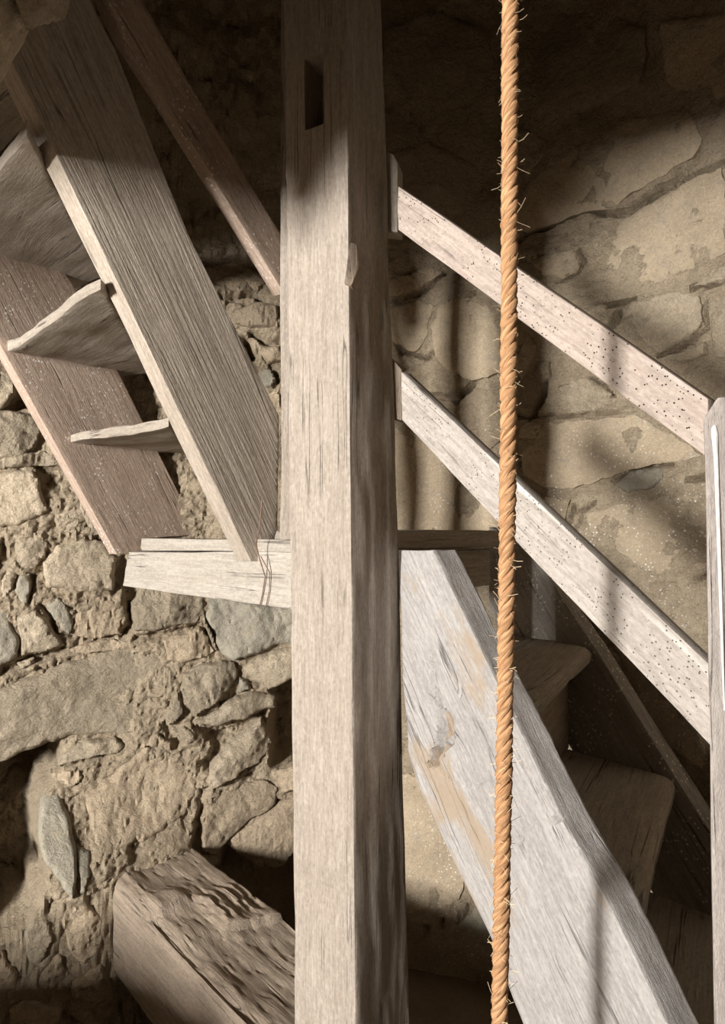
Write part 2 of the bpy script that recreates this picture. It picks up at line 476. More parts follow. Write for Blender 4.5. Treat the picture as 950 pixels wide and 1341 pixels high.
def wall_base(u, v):                       # slow undulation, and the wall foot that bulges out round the sill beam
    a = np.clip((s330 - u) / (s330 - s120), 0, 1); b = np.clip((0.76 - v) / 0.30, 0, 1)
    return 0.030 * fbm(np.stack([u, u * 0.3, v], 1) * 2.2, 3, 1) + 0.22 * a * a * (3 - 2 * a) * b * b * (3 - 2 * b)
def build_wall():
    x, y, nx, ny = path_at(S)
    ns, nz = len(S), len(Z)
    X = np.repeat(x, nz); Y = np.repeat(y, nz); NX = np.repeat(nx, nz); NY = np.repeat(ny, nz); ZZ = np.tile(Z, ns); SS = np.repeat(S, nz)
    co = np.stack([X, Y, ZZ], 1)
    uv = np.stack([SS, SS * 0.3, ZZ], 1)
    left = np.clip((sb + 0.25 - SS) / 0.5, 0, 1)              # crumbly on the left, smoother on the right
    d = wall_base(SS, ZZ)
    w1, w2 = worley(uv * np.array([30, 8, 36]) + 0.25 * fbm(uv * 12, 2, 3)[:, None], 4)
    v1, v2 = worley(uv * np.array([9, 3, 12]) + 0.3 * fbm(uv * 6, 2, 8)[:, None], 6)
    patch = np.clip(fbm(uv * 5, 2, 21) + 0.35, 0, 1)
    d += left * (0.018 * fbm(uv * 9, 4, 11) + 0.016 * np.minimum(0.6, w2 - w1) * patch + 0.022 * np.minimum(0.35, v2 - v1) + 0.0065 * (0.8 - 2.2 * np.abs(fbm(uv * np.array([38, 38, 46]), 3, 15))) - 0.020 * np.clip(0.18 - np.abs(fbm(uv * np.array([7, 7, 11]), 3, 41)), 0, 1) / 0.18 * patch)
    d += (1 - left) * (0.013 * fbm(uv * 7, 4, 31) + 0.016 * np.minimum(0.14, v2 - v1) + 0.0030 * (0.8 - 2.2 * np.abs(fbm(uv * np.array([26, 26, 34]), 3, 35))) - 0.014 * np.clip(0.06 - np.abs(fbm(uv * np.array([5, 5, 9]), 3, 43)), 0, 1) / 0.06 * patch)
    px, py = to_px(np.stack([X, np.maximum(Y, 0.3), ZZ], 1))
    see = (Y > 1.2) & (px > -80) & (px < 1030) & (py > -30) & (py < 1400)
    idx = np.where(see)[0]
    qx = px[idx] + 3 * fbm(uv[idx] * 25, 2, 51); qy = py[idx] + 3 * fbm(uv[idx] * 25, 2, 57)
    for poly, soft, dep in HOLLOW:
        P_ = np.array(poly); b = (qx > P_[:, 0].min() - soft * 2) & (qx < P_[:, 0].max() + soft * 2) & (qy > P_[:, 1].min() - soft * 2) & (qy < P_[:, 1].max() + soft * 2)
        k = np.where(b)[0]
        if len(k): d[idx[k]] -= dep * mask(qx[k], qy[k], poly, soft)
    for line, w, dep in CRACK:
        P_ = np.array(line); b = (qx > P_[:, 0].min() - 12) & (qx < P_[:, 0].max() + 12) & (qy > P_[:, 1].min() - 12) & (qy < P_[:, 1].max() + 12)
        k = np.where(b)[0]
        if not len(k): continue
        dist = np.full(len(k), 1e9)
        for i in range(len(line) - 1):
            a = P_[i].astype(float); ab = P_[i + 1] - a
            t = np.clip(((qx[k] - a[0]) * ab[0] + (qy[k] - a[1]) * ab[1]) / (ab @ ab), 0, 1)
            dist = np.minimum(dist, np.hypot(qx[k] - a[0] - t * ab[0], qy[k] - a[1] - t * ab[1]))
        d[idx[k]] -= 1.8 * dep * np.clip(1 - dist / (w * 1.15), 0, 1)
    co[:, 0] += NX * d; co[:, 1] += NY * d
    i = np.arange(ns - 1)[:, None] * nz + np.arange(nz - 1)[None, :]
    q = np.stack([i, i + 1, i + nz + 1, i + nz], -1).reshape(-1, 4)
    me = bpy.data.meshes.new('wall_back')
    me.vertices.add(len(co)); me.vertices.foreach_set('co', co.ravel())
    me.loops.add(q.size); me.loops.foreach_set('vertex_index', q.ravel().astype(np.int32))
    me.polygons.add(len(q)); me.polygons.foreach_set('loop_start', np.arange(0, q.size, 4, dtype=np.int32))
    me.update(calc_edges=True); me.validate()
    o = finish('wall_back', me, M['mud'], ang=45)
    return tag(o, 'curved rubble stone wall bedded in mud mortar behind the stairs', None, None, 'structure')
WALL = build_wall()

def resample(poly, n):
    p = np.array(poly, float); q = np.roll(p, -1, 0); L = np.hypot(*(q - p).T); c = np.concatenate([[0], np.cumsum(L)])
    out = []
    for k in range(n):
        t = c[-1] * k / n; i = min(np.searchsorted(c, t, 'right') - 1, len(p) - 1)
        out.append(p[i] + (q[i] - p[i]) * (t - c[i]) / max(L[i], 1e-9))
    return np.array(out)
def make_stone(uvpoly, h, mat, seed, frame, parent, name='stone', rough=1.0, n=44, tilt=(0, 0)):
    """a bedded stone: an outline in (u, v) metres raised h above its bed by frame(u, v, w) -> world"""
    o = resample(uvpoly, n)
    area = 0.5 * abs(np.dot(o[:, 0], np.roll(o[:, 1], -1)) - np.dot(o[:, 1], np.roll(o[:, 0], -1)))
    size = math.sqrt(area)
    nz = fbm(np.stack([o[:, 0] * 30, o[:, 1] * 30, np.full(n, seed * 1.7)], 1), 3, seed)
    cen = o.mean(0)
    rag = np.stack([fbm(np.stack([o[:, 0] * 28, o[:, 1] * 28, np.full(n, seed * 1.7 + q)], 1), 3, seed + q) for q in (0, 5)], 1)
    o = o + rag * min(0.006, 0.07 * size) + (o - cen) * (0.03 * rough * nz)[:, None]
    # flat outline cut into a grid, raised by the distance to the rim, with a skirt sunk into the bed
    bm = bmesh.new()
    bm.faces.new([bm.verts.new((p[0], p[1], 0)) for p in o])
    st_ = max(0.0065, size / (34 if n > 30 else 12))
    for ax in (0, 1):
        lo_, hi_ = o[:, ax].min(), o[:, ax].max(); k = max(3, int((hi_ - lo_) / st_)); no = Vector((0, 0, 0)); no[ax] = 1
        for i in range(1, k):
            bmesh.ops.bisect_plane(bm, geom=list(bm.verts) + list(bm.edges) + list(bm.faces), plane_co=no * (lo_ + (hi_ - lo_) * i / k), plane_no=no, dist=1e-6)
    bmesh.ops.triangulate(bm, faces=[f for f in bm.faces if len(f.verts) > 4])
    bm.verts.index_update()
    bd = [(e.verts[0].index, e.verts[1].index) for e in bm.edges if len(e.link_faces) == 1]
    U = np.array([v.co[:2] for v in bm.verts]); faces = [[v.index for v in f.verts] for f in bm.faces]
    bm.free()
    ed = edge_dist(U[:, 0], U[:, 1], [tuple(p) for p in o])
    prof = np.clip(ed / max(0.006, min(0.05, 0.10 * size)), 0, 1); prof = 0.25 + 0.75 * (1 - (1 - prof) ** 2)
    W = h * prof
    p3 = np.stack([U[:, 0], U[:, 1], np.full(len(U), seed * 3.1)], 1)
    rel = fbm(p3 * (1.6 / max(size, 0.05)), 3, seed + 2)
    flake = np.floor(fbm(p3 * np.array([14, 20, 1]), 2, seed + 4) * 2.5) / 2.5
    an_ = (seed * 0.37) % 1.2 - 0.2
    ca, sa_ = math.cos(an_), math.sin(an_)
    p4 = np.stack([(p3[:, 0] * ca + p3[:, 1] * sa_) * 70, (-p3[:, 0] * sa_ + p3[:, 1] * ca) * 26, p3[:, 2]], 1)
    fine = 0.9 - 2.2 * np.abs(fbm(p4 * 0.75, 3, seed + 7)) + 0.6 * fbm(p3 * np.array([120, 120, 1]), 2, seed + 8)
    rq = random.Random(seed * 13 + 1)
    fac = np.full(len(U), 9.0)
    for q in range(6):
        an = 2 * math.pi * (q + rq.uniform(-.4, .4)) / 6; sl = rq.uniform(0.15, 0.75) * h / size * 2.2
        fac = np.minimum(fac, h * rq.uniform(1.0, 1.35) - sl * ((U[:, 0] - cen[0]) * math.cos(an) + (U[:, 1] - cen[1]) * math.sin(an)))
    mr = min(rough, 1)
    W = np.minimum(W, W * (1 - mr) + mr * np.maximum(fac, 0.2 * h))
    W = W + rough * (0.30 * h * rel * prof + 0.16 * h * flake * prof) + min(rough, 1.0) * 0.0036 * fine
    W = W + tilt[0] * (U[:, 0] - cen[0]) + tilt[1] * (U[:, 1] - cen[1])
    nv = len(U)
    bset = sorted({v for e in bd for v in e}); bi = {v: nv + q for q, v in enumerate(bset)}
    U = np.concatenate([U, U[bset]]); W = np.concatenate([W, np.full(len(bset), -0.05)])
    for a, b in bd: faces.append([a, b, bi[b], bi[a]])
    co = frame(U[:, 0], U[:, 1], W)
    loc = co.mean(0)
    me = from_arrays(name, co - loc, faces)
    bm = bmesh.new(); bm.from_mesh(me); bmesh.ops.recalc_face_normals(bm, faces=bm.faces); bm.to_mesh(me); bm.free()
    return finish(name, me, mat, parent, Matrix.Translation(Vector(loc)), ang=38)
def wall_frame(u, v, w):
    x, y, nx, ny = path_at(u)
    d = wall_base(u, v)
    return np.stack([x + nx * (w + d), y + ny * (w + d), v], 1)

# stones traced by the outline they show: (outline, proud height, material, roughness, tilt)
ST = [
    ([(-40, 900), (0, 902), (30, 889), (85, 868), (130, 856), (165, 852), (205, 852), (216, 872), (222, 905), (214, 940), (190, 954), (150, 957), (90, 964), (45, 977), (0, 997), (-40, 1004)], .050, 'tan', .8),
    ([(-30, 800), (12, 795), (18, 820), (25, 840), (22, 860), (0, 869), (-30, 874)], .035, 'green', .7),
    ([(27, 858), (24, 830), (20, 806), (45, 798), (60, 806), (70, 822), (84, 844), (55, 854)], .030, 'tan', .8),
    ([(18, 772), (26, 752), (38, 750), (40, 770), (35, 790), (25, 786)], .022, 'green', .5),
    ([(60, 790), (75, 782), (88, 790), (98, 815), (92, 830), (80, 822), (70, 808)], .020, 'green', .7),
    ([(60, 768), (54, 740), (75, 714), (110, 703), (140, 712), (154, 730), (151, 752), (148, 774), (120, 776), (92, 771)], .030, 'tan', .7),
    ([(-30, 546), (20, 538), (45, 548), (52, 565), (46, 588), (30, 600), (-30, 602)], .040, 'tan', .9),
    ([(-30, 606), (45, 592), (75, 597), (84, 610), (60, 611), (20, 613), (-30, 615)], .034, 'tan', .9),
    ([(-30, 468), (5, 466), (16, 488), (22, 514), (13, 533), (0, 538), (-30, 538)], .045, 'tan', .8),
    ([(-30, 620), (44, 616), (52, 632), (58, 650), (63, 668), (45, 680), (10, 690), (-30, 692)], .035, 'tan', .8),
    ([(70, 682), (85, 661), (105, 656), (118, 672), (112, 694), (85, 699)], .020, 'tan', 1.0),
    ([(100, 655), (118, 650), (135, 675), (140, 700), (122, 700), (112, 680)], .022, 'tan', 1.0),
    ([(22, 735), (20, 710), (40, 695), (63, 700), (58, 728), (45, 743), (28, 741)], .028, 'tan', 1.0),
    ([(0, 760), (14, 742), (22, 748), (16, 770), (4, 784)], .025, 'tan', .9),
    ([(102, 790), (125, 782), (150, 785), (162, 805), (158, 830), (130, 838), (105, 832), (98, 812)], .018, 'brown', 1.3),
    ([(86, 852), (110, 842), (150, 838), (168, 845), (150, 851), (110, 856)], .016, 'brown', 1.2),
    ([(22, 868), (44, 860), (46, 868), (28, 876)], .018, 'tan', .6),
    ([(176, 828), (175, 792), (184, 768), (230, 770), (267, 778), (268, 800), (258, 814), (230, 822), (195, 827)], .055, 'tan', .9),
    ([(273, 778), (300, 782), (340, 788), (400, 796), (396, 842), (360, 848), (335, 859), (318, 861), (304, 867), (288, 855), (282, 835), (271, 812)], .060, 'green', .8),
    ([(266, 800), (270, 812), (281, 836), (284, 853), (276, 838), (266, 815)], .045, 'tan', .4),
    ([(319, 873), (330, 866), (350, 855), (400, 843), (400, 885), (370, 896), (352, 903), (335, 892), (323, 882)], .055, 'tan', .6),
    ([(239, 882), (262, 869), (290, 866), (307, 868), (311, 880), (300, 904), (285, 919), (263, 929), (252, 936), (243, 919), (237, 900)], .050, 'tan', .9),
    ([(232, 904), (237, 915), (238, 930), (228, 941), (218, 946), (215, 935), (222, 918)], .042, 'tan', .3),
    ([(254, 943), (276, 930), (293, 918), (330, 906), (350, 908), (360, 913), (360, 928), (335, 935), (310, 942), (272, 949), (259, 948)], .060, 'tan', .5),
    ([(314, 888), (324, 890), (330, 903), (312, 908)], .035, 'green', .4),
    ([(268, 1018), (288, 986), (328, 951), (342, 938), (352, 955), (355, 984), (340, 999), (310, 1014), (286, 1026), (273, 1027)], .060, 'tan', .7),
    ([(226, 953), (240, 946), (254, 955), (257, 965), (245, 971), (233, 967)], .032, 'tan', .5),
    ([(212, 838), (240, 828), (262, 820), (274, 836), (278, 854), (262, 862), (240, 870), (218, 866)], .026, 'brown', 1.4),
    ([(212, 872), (232, 872), (230, 895), (218, 915), (222, 880)], .020, 'tan', 1.2),
    ([(70, 1004), (83, 985), (102, 971), (150, 962), (160, 974), (154, 981), (110, 991), (85, 1001)], .040, 'tan', .7),
    ([(66, 1012), (86, 1006), (105, 1004), (107, 1015), (95, 1026), (76, 1024)], .030, 'brown', .9),
    ([(52, 1048), (62, 1035), (80, 1033), (88, 1055), (96, 1080), (98, 1108), (93, 1134), (78, 1118), (57, 1098), (49, 1080)], .040, 'green', .35),
    ([(98, 1083), (114, 1088), (115, 1108), (106, 1126), (97, 1132), (100, 1108)], .022, 'green', .4),
    ([(112, 1036), (150, 1006), (190, 976), (224, 986), (250, 1010), (258, 1032), (240, 1060), (200, 1080), (150, 1090), (122, 1080)], .026, 'brown', 1.5),
    ([(165, 980), (178, 962), (210, 958), (224, 966), (222, 980), (195, 972)], .028, 'brown', 1.2),
    ([(28, 1172), (42, 1157), (62, 1161), (68, 1180), (56, 1204), (39, 1232), (31, 1214)], .024, 'tan', .6),
    ([(40, 1240), (56, 1214), (75, 1200), (86, 1224), (62, 1248)], .022, 'brown', .9),
    ([(80, 1150), (110, 1140), (135, 1160), (130, 1200), (100, 1215), (82, 1190)], .020, 'brown', 1.4),
    ([(90, 1230), (125, 1215), (150, 1230), (148, 1280), (115, 1300), (88, 1275)], .022, 'brown', 1.3),
    ([(10, 1270), (45, 1258), (78, 1270), (80, 1320), (45, 1345), (12, 1330)], .022, 'brown', 1.1),
    ([(-30, 1318), (8, 1312), (18, 1335), (14, 1375), (-30, 1380)], .026, 'green', .5),
    ([(-30, 1200), (5, 1195), (22, 1225), (20, 1262), (-30, 1275)], .022, 'brown', .9),
    ([(264, 1072), (271, 1042), (300, 1030), (340, 1022), (364, 1031), (358, 1060), (330, 1074), (310, 1090), (282, 1116), (264, 1108)], .035, 'brown', 1.0),
    ([(302, 1097), (330, 1078), (364, 1052), (400, 1038), (400, 1108), (366, 1138), (336, 1138), (312, 1120)], .035, 'brown', .8),
    ([(356, 1012), (380, 1006), (410, 1010), (410, 1034), (370, 1040)], .030, 'brown', .7),
    ([(160, 1095), (200, 1084), (235, 1070), (252, 1085), (245, 1110), (205, 1118), (165, 1122)], .018, 'brown', 1.4),
    # right of the post and behind the stair
    ([(668, 298), (690, 242), (740, 192), (820, 152), (898, 140), (914, 180), (902, 202), (860, 224), (822, 246), (800, 268), (760, 276), (722, 294), (690, 304)], .014, 'smooth', .5),
    ([(800, 300), (816, 282), (852, 258), (900, 232), (938, 215), (946, 260), (948, 332), (902, 350), (860, 368), (812, 372), (792, 350), (796, 320)], .016, 'smooth', .5),
    ([(692, 346), (720, 332), (752, 326), (764, 345), (760, 358), (740, 368), (716, 364)], .018, 'smooth', .6),
    ([(700, 316), (740, 304), (780, 290), (792, 300), (776, 318), (740, 322), (710, 328)], .014, 'brown', .9),
    ([(830, 394), (880, 380), (918, 388), (922, 420), (900, 440), (862, 460), (836, 450), (814, 428), (816, 404)], .020, 'tan', .7),
    ([(864, 470), (900, 456), (924, 446), (924, 464), (892, 474)], .018, 'tan', .6),
    ([(930, 394), (952, 382), (990, 372), (990, 470), (932, 468)], .018, 'tan', .5),
    ([(906, 374), (936, 350), (958, 346), (980, 350), (980, 362), (926, 372)], .024, 'tan', .6),
    ([(676, 572), (692, 550), (760, 550), (830, 542), (896, 580), (918, 598), (880, 606), (826, 612), (798, 624), (750, 638), (712, 638), (682, 620)], .014, 'smooth', .5),
    ([(720, 510), (735, 500), (770, 496), (800, 516), (800, 530), (760, 540), (728, 536)], .018, 'tan', .8),
    ([(804, 634), (822, 618), (860, 612), (872, 622), (856, 638), (822, 644)], .016, 'green', .5),
    ([(700, 488), (712, 472), (726, 474), (722, 496), (706, 506)], .024, 'brown', .6),
    ([(680, 470), (692, 440), (706, 452), (696, 484), (684, 500)], .016, 'brown', .6),
    ([(576, 402), (600, 388), (640, 398), (658, 430), (658, 490), (622, 498), (592, 488), (572, 470), (566, 430)], .018, 'smooth', .6),
    ([(505, 404), (550, 392), (568, 402), (562, 438), (545, 462), (505, 445)], .018, 'smooth', .7),
    ([(505, 370), (560, 352), (580, 356), (550, 380), (505, 392)], .018, 'brown', .8),
    ([(505, 560), (560, 560), (600, 600), (640, 640), (655, 700), (600, 706), (505, 706)], .012, 'smooth', .5),
    ([(600, 530), (625, 508), (660, 510), (668, 560), (640, 590), (610, 570)], .014, 'brown', .7),
    ([(692, 648), (745, 655), (735, 690), (712, 684)], .014, 'smooth', .6),
    ([(768, 672), (850, 652), (920, 640), (940, 690), (918, 745), (880, 760), (840, 742), (772, 702)], .012, 'smooth', .6),
    ([(800, 845), (835, 862), (882, 918), (925, 962), (925, 1005), (870, 965)], .016, 'brown', .6),
    ([(525, 1012), (560, 1020), (590, 1070), (615, 1130), (600, 1180), (565, 1200), (525, 1195)], .014, 'smooth', .6),
    ([(600, 1212), (622, 1188), (650, 1195), (655, 1235), (615, 1240)], .018, 'green', .5),
    ([(505, 42), (570, 20), (640, 40), (652, 110), (600, 150), (505, 140)], .020, 'brown', .6),
    ([(690, 20), (780, 8), (850, 40), (840, 108), (760, 145), (700, 150)], .020, 'brown', .6),
    ([(866, 30), (950, 20), (985, 30), (985, 120), (920, 132), (872, 105)], .020, 'brown', .6),
    ([(505, 212), (560, 190), (640, 220), (652, 280), (600, 320), (505, 300)], .020, 'brown', .6),
    ([(668, 168), (700, 170), (722, 190), (690, 232), (668, 235)], .018, 'brown', .7),
    ([(342, 488), (352, 485), (361, 500), (357, 511), (345, 509), (339, 498)], .030, 'green', .3),
    ([(302, 412), (335, 398), (366, 402), (366, 434), (332, 432), (308, 426)], .028, 'brown', .9),
    ([(270, 352), (310, 340), (350, 368), (340, 384), (300, 384), (276, 372)], .024, 'brown', .9),
    ([(340, 462), (366, 455), (372, 475), (350, 480)], .024, 'brown', .7),
    ([(345, 520), (366, 512), (372, 560), (350, 556)], .020, 'brown', .9),
]
taken = []
for i, (poly, h, m, rg) in enumerate(ST):
    q = [wall_uv(*p) for p in poly]
    qa = np.array(q); taken.append((qa.mean(0), np.hypot(*(qa - qa.mean(0)).T).mean()))
    tl = (random.uniform(-.08, .08), random.uniform(-.05, .08)) if rg > .55 and h > .019 else (0, 0)
    if min(p[0] for p in poly) > 480: h *= 0.8
    make_stone(q, h, M[m], i + 3, wall_frame, WALL, rough=rg, tilt=tl, n=84 if np.ptp(qa[:, 0]) > 0.25 else 60 if np.ptp(qa[:, 0]) > 0.12 else 40)
# further bedded stones where no traced one lies (gaps, and round the corners of the view)
rs = random.Random(21); cnt = 0
for k in range(2600):
    if cnt >= 150: break
    u = rs.uniform(0.25, ARC[-1] - 0.2); v = rs.uniform(0.12, 3.15)
    r = rs.uniform(0.03, 0.13) if k < 1500 else rs.uniform(0.018, 0.05)
    if any(math.hypot(u - c[0], v - c[1]) < (rr + r) * 1.08 for c, rr in taken): continue
    x, y, _, _ = path_at(np.array([u]))
    px, py = 475 + F * x[0] / y[0], HZ - F * (v - EYE) / y[0]
    if -10 < px < 960 and -10 < py < 1350 and any(in_poly(np.array([px]), np.array([py]), h_[0])[0] for h_ in HOLLOW): continue
    visible = -10 < px < 960 and 0 < py < 1350
    if visible and px > 500 and r > 0.05: continue
    if visible and px < 500 and r > 0.035: continue
    n = rs.randint(6, 9); asp = rs.uniform(0.55, 0.9); rot = rs.uniform(-.3, .3)
    poly = []
    for j in range(n):
        an = 2 * math.pi * (j + rs.uniform(-.25, .25)) / n; rad = r * rs.uniform(.8, 1.15)
        a, b = rad * 1.15 * math.cos(an), rad * asp * math.sin(an)
        poly.append((u + a * math.cos(rot) - b * math.sin(rot), v + a * math.sin(rot) + b * math.cos(rot)))
    taken.append((np.array([u, v]), r)); cnt += 1
    make_stone(poly, rs.uniform(.012, .03) if px < 480 or not visible else .010, M[rs.choice(['tan', 'brown', 'tan', 'brown', 'green'])] if not visible or px < 480 else M['brown'], 100 + k, wall_frame, WALL, rough=rs.uniform(.6, 1.2), n=24)

# the arch through which the stair well opens to the room (its crown is above the view)
SOF = [(-2.50, 0.45), (-2.15, 0.55), (-1.70, 0.60), (-1.30, 0.71), (-0.93, 0.71), (-0.70, 0.69), (-0.60, 0.69), (-0.548, 0.72), (-0.505, 0.75), (-0.455, 0.80), (-0.40, 0.85), (-0.25, 0.875), (0.05, 0.90), (0.5, 0.93), (0.9, 0.88), (1.25, 0.70), (1.42, 0.5)]
def build_arch():
    xs = np.arange(-2.50, 1.42, 0.02); y0, y1 = 0.80, 1.12
    sx = np.array([a for a, b in SOF]); sz = np.array([b for a, b in SOF]) + EYE
    zz = np.interp(xs, sx, sz); co = []; rows = []
    prof = [(y0, None, 0.0)] + [(y0, None, t) for t in ()]
    section = [('f', 1.0), ('f', 0.75), ('f', 0.5), ('f', 0.3), ('f', 0.15), ('f', 0.05)] + [('s', t / 12) for t in range(13)] + [('b', 0.05), ('b', 0.15), ('b', 0.3), ('b', 0.5), ('b', 0.75), ('b', 1.0)]
    for x_, z_ in zip(xs, zz):
        for kind, t in section:
            if kind == 'f': co.append((x_, y0, z_ + (H_TOP - z_) * t))
            elif kind == 's': co.append((x_, y0 + (y1 - y0) * t, z_ + 0.02 * (2 * t - 1) ** 4))
            else: co.append((x_, y1, z_ + (H_TOP - z_) * t))
    co = np.array(co); m = len(section)
    d = np.stack([0.6 * fbm(co * 7, 3, 3), fbm(co * 7, 3, 5), fbm(co * 8, 4, 7)], 1) * 0.014
    d[:, 2] = np.abs(d[:, 2]); d[:, 1] *= (co[:, 1] < 1.0)
    co = co + d
    faces = [(i * m + k, i * m + k + 1, (i + 1) * m + k + 1, (i + 1) * m + k) for i in range(len(xs) - 1) for k in range(m - 1)]
    o = finish('wall_front', from_arrays('wall_front', co, faces), M['mud'], ang=60)
    return tag(o, 'rubble arch through which the stair well opens to the room', None, None, 'structure')
ARCH = build_arch()
def arch_frame(u, v, w):                    # u along x, v along depth, w down from the soffit
    z = np.interp(u, [a for a, b in SOF], [b for a, b in SOF]) + EYE + 0.012
    return np.stack([u, v, z - w], 1)
for i, (x0, x1, ya, yb, h) in enumerate([(-.62, -.500, 0.99, 1.13, .080), (-.497, -.432, 1.02, 1.125, .070), (-.72, -.61, .86, 1.11, .02), (-.86, -.735, .84, 1.11, .025), (-1.0, -.875, .83, 1.1, .02), (-.42, -.28, .83, 1.08, .004), (-.26, -.1, .83, 1.09, .008), (-.08, .09, .83, 1.09, .008), (.11, .3, .83, 1.09, .01), (.32, .5, .83, 1.09, .01), (.52, .72, .83, 1.1, .012), (.74, .92, .83, 1.1, .015), (-.59, -.46, .83, .965, .015)]):
    poly = [(x0, ya), ((x0 + x1) / 2, ya - .01), (x1, ya + .01), (x1 + .005, (ya + yb) / 2), (x1 - .01, yb), ((x0 + x1) / 2, yb + .005), (x0 + .005, yb - .01), (x0 - .005, (ya + yb) / 2)]
    make_stone(poly, h, M['tan'], 400 + i, arch_frame, ARCH, rough=1.0, n=32)

# unseen low wall below the arch, added to shade the lower left
JX = np.arange(-2.5, -0.84, 0.03); jc = []
for x_ in JX:
    t_ = (x_ + 2.5) / 1.66; top_ = 0.76 - 0.06 * t_
    for y_, z_ in ((0.80, 0), (0.80, .3), (0.80, .6), (0.80, top_ - .03), (0.84, top_), (0.96, top_ + .01), (1.08, top_), (1.12, top_ - .03), (1.12, .6), (1.12, .3), (1.12, 0)):
        jc.append((x_, y_, z_))
jc = np.array(jc); jc = jc + 0.02 * np.stack([fbm(jc * 6, 3, 61), fbm(jc * 6, 3, 63), fbm(jc * 6, 3, 65) * (jc[:, 2] > 0)], 1)
jf = [(i * 11 + k, i * 11 + k + 1, (i + 1) * 11 + k + 1, (i + 1) * 11 + k) for i in range(len(JX) - 1) for k in range(10)]
jf.append(tuple((len(JX) - 1) * 11 + k for k in range(11)))
finish('shade_wall', from_arrays('shade_wall', jc, jf), M['mud'], ARCH, ang=60)

# room behind the camera: it has the window the light comes from
def slab(name, quads, mat, label, flip=False):
    co = []; faces = []
    for q in quads:
        b = len(co); co += [tuple(p) for p in q]; faces.append((b, b + 1, b + 2, b + 3))
    o = finish(name, from_arrays(name, co, faces), mat, smooth=False)
    return tag(o, label, None, None, 'structure')
RX0, RX1, RY0, RY1 = -4.1, 1.95, -2.5, 0.86
def block(x0, x1, y0, y1, z0, z1):
    v = [(x0, y0, z0), (x1, y0, z0), (x1, y1, z0), (x0, y1, z0), (x0, y0, z1), (x1, y0, z1), (x1, y1, z1), (x0, y1, z1)]
    return [[v[i] for i in q] for q in ((0, 3, 2, 1), (4, 5, 6, 7), (0, 1, 5, 4), (1, 2, 6, 5), (2, 3, 7, 6), (3, 0, 4, 7))]
slab('floor', block(RX0 - .3, RX1 + .3, RY0 - .3, 3.0, -0.1, 0.0), M['dirtf'], 'beaten earth floor under the stairs')
slab('ceiling', block(RX0 - .3, RX1 + .3, RY0 - .3, 3.0, H_TOP, H_TOP + .1), M['plaster'], 'dark ceiling above the stair well')
wx0, wx1, wz0, wz1 = WIN_X - .42, WIN_X + .42, WIN_Z - .48, WIN_Z + .48
slab('wall_left', block(RX0 - .3, RX0, RY0, RY1, 0, H_TOP) + block(RX0, -2.44, RY1 - .06, RY1 + .1, 0, H_TOP), M['plaster'], 'plain plastered room wall beside the window')
slab('wall_right', block(RX1, RX1 + .3, RY0, RY1, 0, H_TOP) + block(1.38, RX1, RY1 - .06, RY1 + .1, 0, H_TOP), M['plaster'], 'plain plastered room wall opposite the window')
slab('wall_rear', block(RX0 - .3, wx0, RY0 - .3, RY0, 0, H_TOP) + block(wx1, RX1 + .3, RY0 - .3, RY0, 0, H_TOP) + block(wx0, wx1, RY0 - .3, RY0, 0, wz0) + block(wx0, wx1, RY0 - .3, RY0, wz1, H_TOP), M['plaster'], 'plastered room wall behind the camera with the window opening')

# ================================================================== newel post
def lerp(a, b, t): return a + (b - a) * t
def post_ring(py):
    t = py / 1341.0
    L = P(lerp(373, 386, t), py, 1.69); N = P(lerp(453.5, 466, t), py, 1.60); Rr = P(lerp(502, 536, t), py, lerp(1.72, 1.75, t))
    B = L + Rr - N
    return L, N, Rr, B
def ring_at_z(z):
    py = HZ - (z - EYE) / 1.65 * F
    return [Vector((v.x, v.y, z)) for v in post_ring(py)]
SILL_TOP = EYE - 1.114
r0 = ring_at_z(0.0); r1 = ring_at_z(H_TOP)
post = thing('newel_post', (sum(r0, Vector()) / 4), 'tall square weathered oak post with a dark slot, in front of the stairs', 'post')
hole = [P(398.5, 79, 1.655), P(424.5, 66, 1.635), P(424.5, 155, 1.635), P(399, 177, 1.66)]
HB = []
def post_disp(co, no):
    d = np.zeros_like(co)
    x0, x1, z0, z1, A_, b_ = HB[0]
    lc = co @ A_.T + b_
    fr = (lc[:, 0] > x0) & (lc[:, 0] < x1) & (lc[:, 2] > z0) & (lc[:, 2] < z1) & (lc[:, 1] < -0.03)
    nrm = np.array([0.47, 0.88, 0.0])
    d[fr] += nrm * 0.075
    # long shallow checks and hewn undulation
    und = 0.0030 * fbm(co * np.array([4, 4, 2.2]), 3, 77) + 0.0016 * fbm(co * np.array([30, 30, 5.0]), 3, 79)
    d += no * und[:, None]
    return d
def post_cuts(inv):
    out = []
    ls = [inv @ p for p in hole]
    x0 = (ls[0].x + ls[3].x) / 2; x1 = (ls[1].x + ls[2].x) / 2
    z1 = (ls[0].z + ls[1].z) / 2; z0 = (ls[2].z + ls[3].z) / 2
    e = 0.0008
    im = np.array(inv); HB.append((min(x0, x1), max(x0, x1), z0, z1, im[:3, :3], im[:3, 3]))
    for v in (x0 - e, x0 + e, x1 - e, x1 + e): out.append((Vector((v, 0, 0)), Vector((1, 0, 0))))
    for v in (z0 - e, z0 + e, z1 - e, z1 + e): out.append((Vector((0, 0, v)), Vector((0, 0, 1))))
    return out
# four sided shaft: front face = the lit left face
prism('shaft', [r0[0], r0[1], r1[1], r1[0]], [r0[3], r0[2], r1[2], r1[3]], M['post'], (0, 0, 1), post, bev=0.004, step=0.008, stepz=0.014, amp=0.0012, chip=0.006, disp=post_disp, extra=post_cuts, seed=3)
